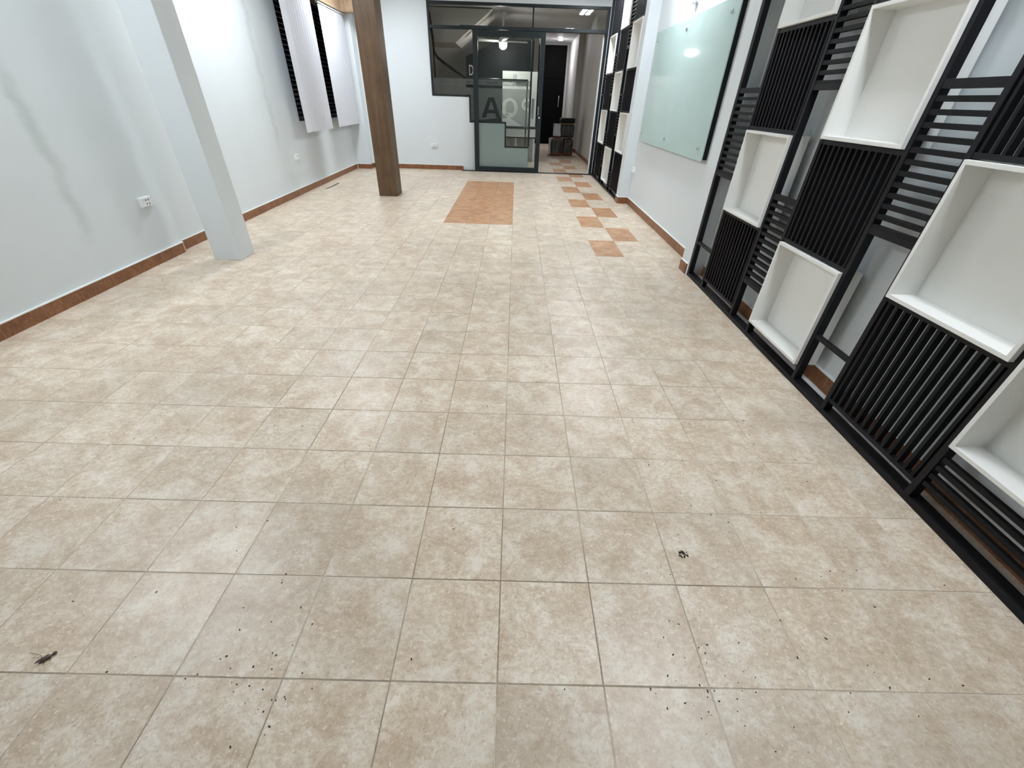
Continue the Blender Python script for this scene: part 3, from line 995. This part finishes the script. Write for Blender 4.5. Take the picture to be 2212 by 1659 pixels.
# stair: sloping slab with treads, seen from below and side
stair = empty('staircase', (-2.2, 12.7, 0))
tag(stair, 'grey staircase climbing behind the glass partition', 'staircase')
n = 11
pts = []
x0, z0 = -1.15, 0.9
mb = MB().prism([(-3.3, 2.05), (-3.3, 1.85), (-1.20, 0.45), (-1.20, 0.65)], 'y', 12.42, 13.58)
mb.build('stair_slab', 'hall', stair)
stp = None
for k in range(9):
    xa = -1.25 - 0.225*k
    bx('step', 'hall', (xa-0.24, xa, 12.42, 13.58, 0.62+0.15*k, 0.77+0.15*k), stair)
soffit = MB().prism([(-3.58, 2.86), (-3.58, 2.30), (-1.35, 2.30), (-0.55, 2.86)], 'y', 11.0, 12.25).build('stair_soffit', 'hall', stair)
rail = MB().tube([(-1.86, 10.84, 2.78), (-1.80, 10.84, 2.30), (-1.79, 10.84, 2.12), (-1.73, 10.84, 2.03), (-1.60, 10.84, 1.945), (-1.30, 10.84, 1.775), (-1.14, 10.84, 1.690), (-0.9, 10.84, 1.672), (0.25, 10.84, 1.672)], 0.028, 10).build('handrail', 'rail_black', None, smooth=True)
tag(rail, 'black bent handrail behind the glass partition', 'handrail')
bx('rail_leg', 'rail_black', (-1.82, -1.79, 10.83, 10.86, 0.0, 2.14), rail)
bx('rail_leg', 'rail_black', (0.22, 0.25, 10.83, 10.86, 0.0, 1.66), rail)

# reception desk with a pale screen panel
desk = empty('reception_desk', (0.1, 11.9, 0))
tag(desk, 'white reception desk with tall pale back panel behind the glass partition', 'desk')
bx('back_panel', 'white_box', (-0.350, 0.50, 12.00, 12.03, 0.76, 1.890), desk)
bx('desk_top', 'black_panel', (-0.37, 0.52, 11.55, 12.03, 0.735, 0.765), desk, 0.003)
bx('desk_front', 'white_box', (-0.34, 0.50, 11.58, 11.60, 0.555, 0.735), desk)
bx('desk_rail', 'black_panel', (-0.34, 0.50, 11.585, 11.605, 0.530, 0.555), desk)
bx('desk_leg', 'white_box', (0.00, 0.03, 11.60, 11.64, 0.0, 0.53), desk)
bx('desk_leg', 'white_box', (0.46, 0.49, 11.60, 11.64, 0.0, 0.53), desk)
bx('desk_leg', 'white_box', (-0.33, -0.30, 11.60, 11.64, 0.0, 0.53), desk)
mb = MB()
pts = []
for k in range(41):
    xx = -0.32 + 0.80*k/40
    pts.append((xx, 11.95 + 0.012*math.sin(k*1.25)))
back = [(p[0], p[1]+0.006) for p in pts][::-1]
mb.prism(pts + back, 'z', 0.02, 0.53)
mb.build('desk_curtain', 'curtain', desk)
ps = bx('wall_switch_box', 'strip', (-0.10, -0.02, 11.975, 12.0, 1.70, 1.83), None, 0.003)
tag(ps, 'small grey box on the pale panel behind the reception desk', 'switch box')
sh = bx('narrow_shelf', 'strip', (-0.04, 0.20, 11.93, 11.999, 1.685, 1.705), None, 0.002)
tag(sh, 'narrow grey shelf on the pale panel behind the reception desk', 'shelf')

# ceiling fan with lamp bowl
fan = empty('ceiling_fan', (-0.332, 11.42, 2.22))
tag(fan, 'white ceiling fan with glowing lamp bowl in the hall', 'ceiling fan')
fx, fy = -0.332, 11.42
MB().lathe(fx, fy, [(0.025, 2.44), (0.025, 2.80), (0.06, 2.82), (0.06, 2.88)], 16).build('fan_rod', 'fan', fan, smooth=True)
MB().lathe(fx, fy, [(0.05, 2.345), (0.10, 2.365), (0.10, 2.41), (0.06, 2.45), (0.025, 2.46)], 24).build('fan_motor', 'fan', fan, smooth=True)
MB().lathe(fx, fy, [(0.02, 2.245), (0.05, 2.255), (0.078, 2.285), (0.086, 2.315), (0.082, 2.345)], 24).build('lamp_bowl', 'light_fan', fan, smooth=True)
for k in range(4):
    a = math.radians(8 + 90*k)
    u = Vector((math.cos(a), math.sin(a), 0)); v_ = Vector((-math.sin(a), math.cos(a), 0))
    c0 = Vector((fx, fy, 2.385))
    P = []
    for zz in (0, 0.008):
        for (r, h) in ((0.10, -0.04), (0.55, -0.065), (0.55, 0.065), (0.10, 0.04)):
            P.append(c0 + u*r + v_*h + Vector((0, 0, zz + h*0.25)))
    MB().poly8(P).build('fan_blade', 'fan', fan)

dl = MB().lathe(1.30, 15.9, [(0.075, HC-0.018), (0.095, HC-0.014), (0.10, HC)], 24).build('ceiling_downlight', 'fan')
tag(dl, 'round glowing downlight in the hall ceiling before the black door', 'downlight')
MB().lathe(1.30, 15.9, [(0.01, HC-0.040), (0.055, HC-0.030), (0.074, HC-0.019)], 24).build('lamp_lens', 'light_down', dl, smooth=True)
sd = MB().lathe(1.20, 13.6, [(0.05, HC-0.03), (0.075, HC-0.02), (0.08, HC)], 20).build('smoke_detector', 'strip')
tag(sd, 'small dark round detector on the hall ceiling', 'detector')

# luggage pile
def soft_box(name, mat, x0, x1, y0, y1, z0, z1, parent=None, seed=0, amp=0.02, bev=0.06):
    bm = bmesh.new()
    bmesh.ops.create_cube(bm, size=1.0)
    for v in bm.verts:
        v.co = Vector(((x0+x1)/2 + v.co.x*(x1-x0), (y0+y1)/2 + v.co.y*(y1-y0), (z0+z1)/2 + v.co.z*(z1-z0)))
    bmesh.ops.bevel(bm, geom=list(bm.edges), offset=bev, segments=3, affect='EDGES', profile=0.6)
    bmesh.ops.subdivide_edges(bm, edges=[e for e in bm.edges if e.calc_length() > 0.08], cuts=3, use_grid_fill=True)
    for v in bm.verts:
        nn = mnoise.noise(v.co*6 + Vector((seed*3.1, seed, 0)))
        if v.co.z > z0 + 0.01:
            v.co += v.normal*nn*amp
    mb = MB()
    bm.verts.ensure_lookup_table()
    for i, v in enumerate(bm.verts):
        v.index = i
    mb.v = [tuple(v.co) for v in bm.verts]
    mb.f = [tuple(v.index for v in f.verts) for f in bm.faces]
    bm.free()
    o_ = mb.build(name, mat, parent, smooth=True)
    return o_
b1 = soft_box('storage_bag', 'bag', 1.03, 1.365, 13.20, 13.70, 0.0, 0.40, seed=1)
tag(b1, 'dark striped woven storage bag with red base, front of the luggage pile', 'bag', 'woven bags piled in the hall')
MB().box(1.04, 1.36, 13.235, 13.76, 0.395, 0.435).build('zip_band', 'bag_zip', b1, 0.012)
MB().tube([(1.06, 13.24, 0.40), (1.12, 13.235, 0.46), (1.26, 13.235, 0.47), (1.34, 13.24, 0.39)], 0.012).build('carry_handle', 'bag_zip', b1, smooth=True)
soft_box('plastic_wrap', 'clear_plastic', 0.985, 1.05, 13.28, 13.72, 0.03, 0.43, b1, 3, 0.02, 0.02)
b2 = soft_box('storage_bag', 'bag', 1.405, 1.69, 13.35, 13.85, 0.0, 0.42, seed=2)
tag(b2, 'dark striped woven storage bag under the grey bag of the luggage pile', 'bag', 'woven bags piled in the hall')
MB().tube([(1.44, 13.34, 0.38), (1.48, 13.335, 0.30), (1.60, 13.335, 0.30), (1.66, 13.34, 0.38)], 0.012).build('carry_handle', 'bag_zip', b2, smooth=True)
b3 = soft_box('storage_bag', 'bag2', 1.28, 1.69, 13.40, 13.80, 0.45, 0.78, seed=5)
tag(b3, 'grey storage bag in shiny wrap stacked on the striped bags', 'bag', 'woven bags piled in the hall')
soft_box('plastic_wrap', 'clear_plastic', 1.10, 1.30, 13.38, 13.76, 0.475, 0.79, b3, 7, 0.03, 0.03)
MB().box(1.30, 1.66, 13.34, 13.80, 0.775, 0.812).build('zip_band', 'bag_zip', b3, 0.012)
b4 = soft_box('travel_case', 'black_panel', 1.28, 1.69, 13.42, 13.80, 0.815, 0.93, seed=8, amp=0.008, bev=0.02)
tag(b4, 'flat black case lying on top of the luggage pile', 'case')
MB().tube([(1.28, 13.41, 0.90), (1.30, 13.38, 0.94), (1.36, 13.38, 0.95), (1.40, 13.41, 0.92)], 0.010).build('carry_handle', 'clear_plastic', b4, smooth=True)

# ================================================================== ROOM CEILING LIGHTS
for (x, y, lab) in LIGHTS:
    r = empty('ceiling_light_offscreen', (x, y, CEIL-0.07))
    tag(r, lab, 'ceiling light', 'room ceiling lights')
    hx, hy = 0.125, 0.47
    bx('tray', 'fan', (x-hx, x+hx, y-hy, y+hy, CEIL-0.045, CEIL), r, 0.004)
    for sx in (-1, 1):
        bx('tube_offscreen', 'light_room', (x+sx*0.065-0.045, x+sx*0.065+0.045, y-hy+0.02, y+hy-0.02, CEIL-0.066, CEIL-0.044), r, 0.008)

# ================================================================== SMALL THINGS ON THE FLOOR
# dead insect
ix, iy = -1.284, 0.036
ins = empty('dead_insect', (ix, iy, 0))
tag(ins, 'dead brown insect with long feelers lying on a floor tile', 'insect')
ax = Vector((0.024, 0.031, 0)).normalized(); bxv = Vector((-ax.y, ax.x, 0)); cen = Vector((ix, iy, 0.004))
def blob(name, c, la, lb, lz, mat='insect'):
    mb = MB(); rings = []
    seg, rr = 12, 7
    for i in range(rr):
        t = -1 + 2*i/(rr-1); rad = math.sqrt(max(0.02, 1-t*t))
        rings.append(len(mb.v))
        for q in range(seg):
            a = 2*math.pi*q/seg
            mb.v.append(tuple(c + ax*(t*la) + bxv*(rad*lb*math.cos(a)) + Vector((0, 0, rad*lz*math.sin(a)))))
    for a, b in zip(rings, rings[1:]):
        for q in range(seg):
            mb.f.append((a+q, a+(q+1) % seg, b+(q+1) % seg, b+q))
    mb.f.append(tuple(range(rings[0], rings[0]+seg))[::-1]); mb.f.append(tuple(range(rings[-1], rings[-1]+seg)))
    return mb.build(name, mat, ins, smooth=True)
blob('abdomen', cen - ax*0.002, 0.0155, 0.0058, 0.004)
blob('head', cen + ax*0.0165, 0.0055, 0.0048, 0.0035)
blob('wing', cen - ax*0.009 + bxv*0.005 + Vector((0, 0, 0.003)), 0.015, 0.004, 0.0015)
for sgn, off, bend in ((1, -0.006, 0.012), (1, 0.006, 0.016), (-1, -0.004, 0.012), (-1, 0.008, 0.010)):
    b0 = cen + ax*off
    MB().tube([b0, b0 + bxv*sgn*0.008 + Vector((0, 0, 0.003)), b0 + bxv*sgn*0.013 - ax*bend*0.6 + Vector((0, 0, -0.003))], 0.0006, 5).build('leg', 'insect', ins)
for k, (s1, s2) in enumerate(((0.020, 0.052), (0.010, 0.030))):
    b0 = cen - ax*0.006 + bxv*0.006
    MB().tube([b0, b0 + bxv*s1 - ax*0.004 + Vector((0, 0, 0.001)), b0 + bxv*s2 - ax*0.022 + Vector((0, 0, -0.003))], 0.0004, 4).build('feeler', 'insect', ins)

def clump(name, label, cx, cy, spread, n, seed, size):
    """a crushed lump of dirt: joined irregular crumbs"""
    rr = random.Random(seed)
    mb = MB()
    for k in range(n):
        a = rr.uniform(0, 6.283); d = spread*rr.random()**0.6
        px, py = cx + d*math.cos(a), cy + d*math.sin(a)*0.8
        s = size*rr.uniform(0.4, 1.0)
        top = [(px + s*rr.uniform(0.5, 0.9)*math.cos(b), py + s*rr.uniform(0.5, 0.9)*math.sin(b)) for b in [6.283*q/6 for q in range(6)]]
        mb.prism(top, 'z', -0.0003, s*rr.uniform(0.3, 0.7))
    o_ = mb.build(name, 'dirt', None)
    tag(o_, label, 'dirt')
    return o_
d1 = clump('dirt_clump', 'crushed black clump of dirt on a floor tile', 0.664, 0.418, 0.019, 34, 3, 0.0055)
sc = MB().prism([(-3.185, 7.09), (-3.170, 7.10), (-3.145, 7.38), (-3.160, 7.70), (-3.180, 7.68), (-3.168, 7.36)], 'z', -0.0003, 0.004).build('floor_scrap', 'dirt')
tag(sc, 'thin dark scrap on the floor by the skirting under the blinds', 'scrap')

# loose grit, too fine to count
gr = random.Random(11)
mb = MB()
hot = [(0.62, 0.00, 0.10), (0.85, 0.05, 0.22), (0.55, 0.02, 0.08), (1.05, 0.02, 0.25), (-0.75, 0.05, 0.15), (-0.65, -0.02, 0.06), (-0.2, 0.5, 0.5), (0.0, 1.6, 0.5), (-0.3, 2.1, 0.25), (-0.9, 1.2, 0.5), (0.9, 1.2, 0.5), (-1.3, 0.3, 0.5), (1.2, 0.6, 0.4), (-1.0, 2.4, 0.6), (0.5, 3.0, 0.8)]
for k in range(330):
    if k < 250:
        h = hot[gr.randrange(len(hot))]
        px, py = gr.gauss(h[0], h[2]), gr.gauss(h[1], h[2])
    else:
        px, py = gr.uniform(-2.8, 1.6), gr.uniform(-0.2, 4.5)
    if not (-3.0 < px < 1.66) or py < -0.25:
        continue
    s = gr.uniform(0.0008, 0.0023)
    a = gr.uniform(0, 3.14); el = gr.uniform(1.0, 2.2)
    pts = [(px + s*el*math.cos(b)*math.cos(a) - s*math.sin(b)*math.sin(a), py + s*el*math.cos(b)*math.sin(a) + s*math.sin(b)*math.cos(a)) for b in [6.283*q/5 for q in range(5)]]
    mb.prism(pts, 'z', -0.0006, 0.0012)
g = mb.build('floor_grit', 'dirt')
tag(g, 'scattered fine black grit on the floor tiles', 'grit', kind='stuff')
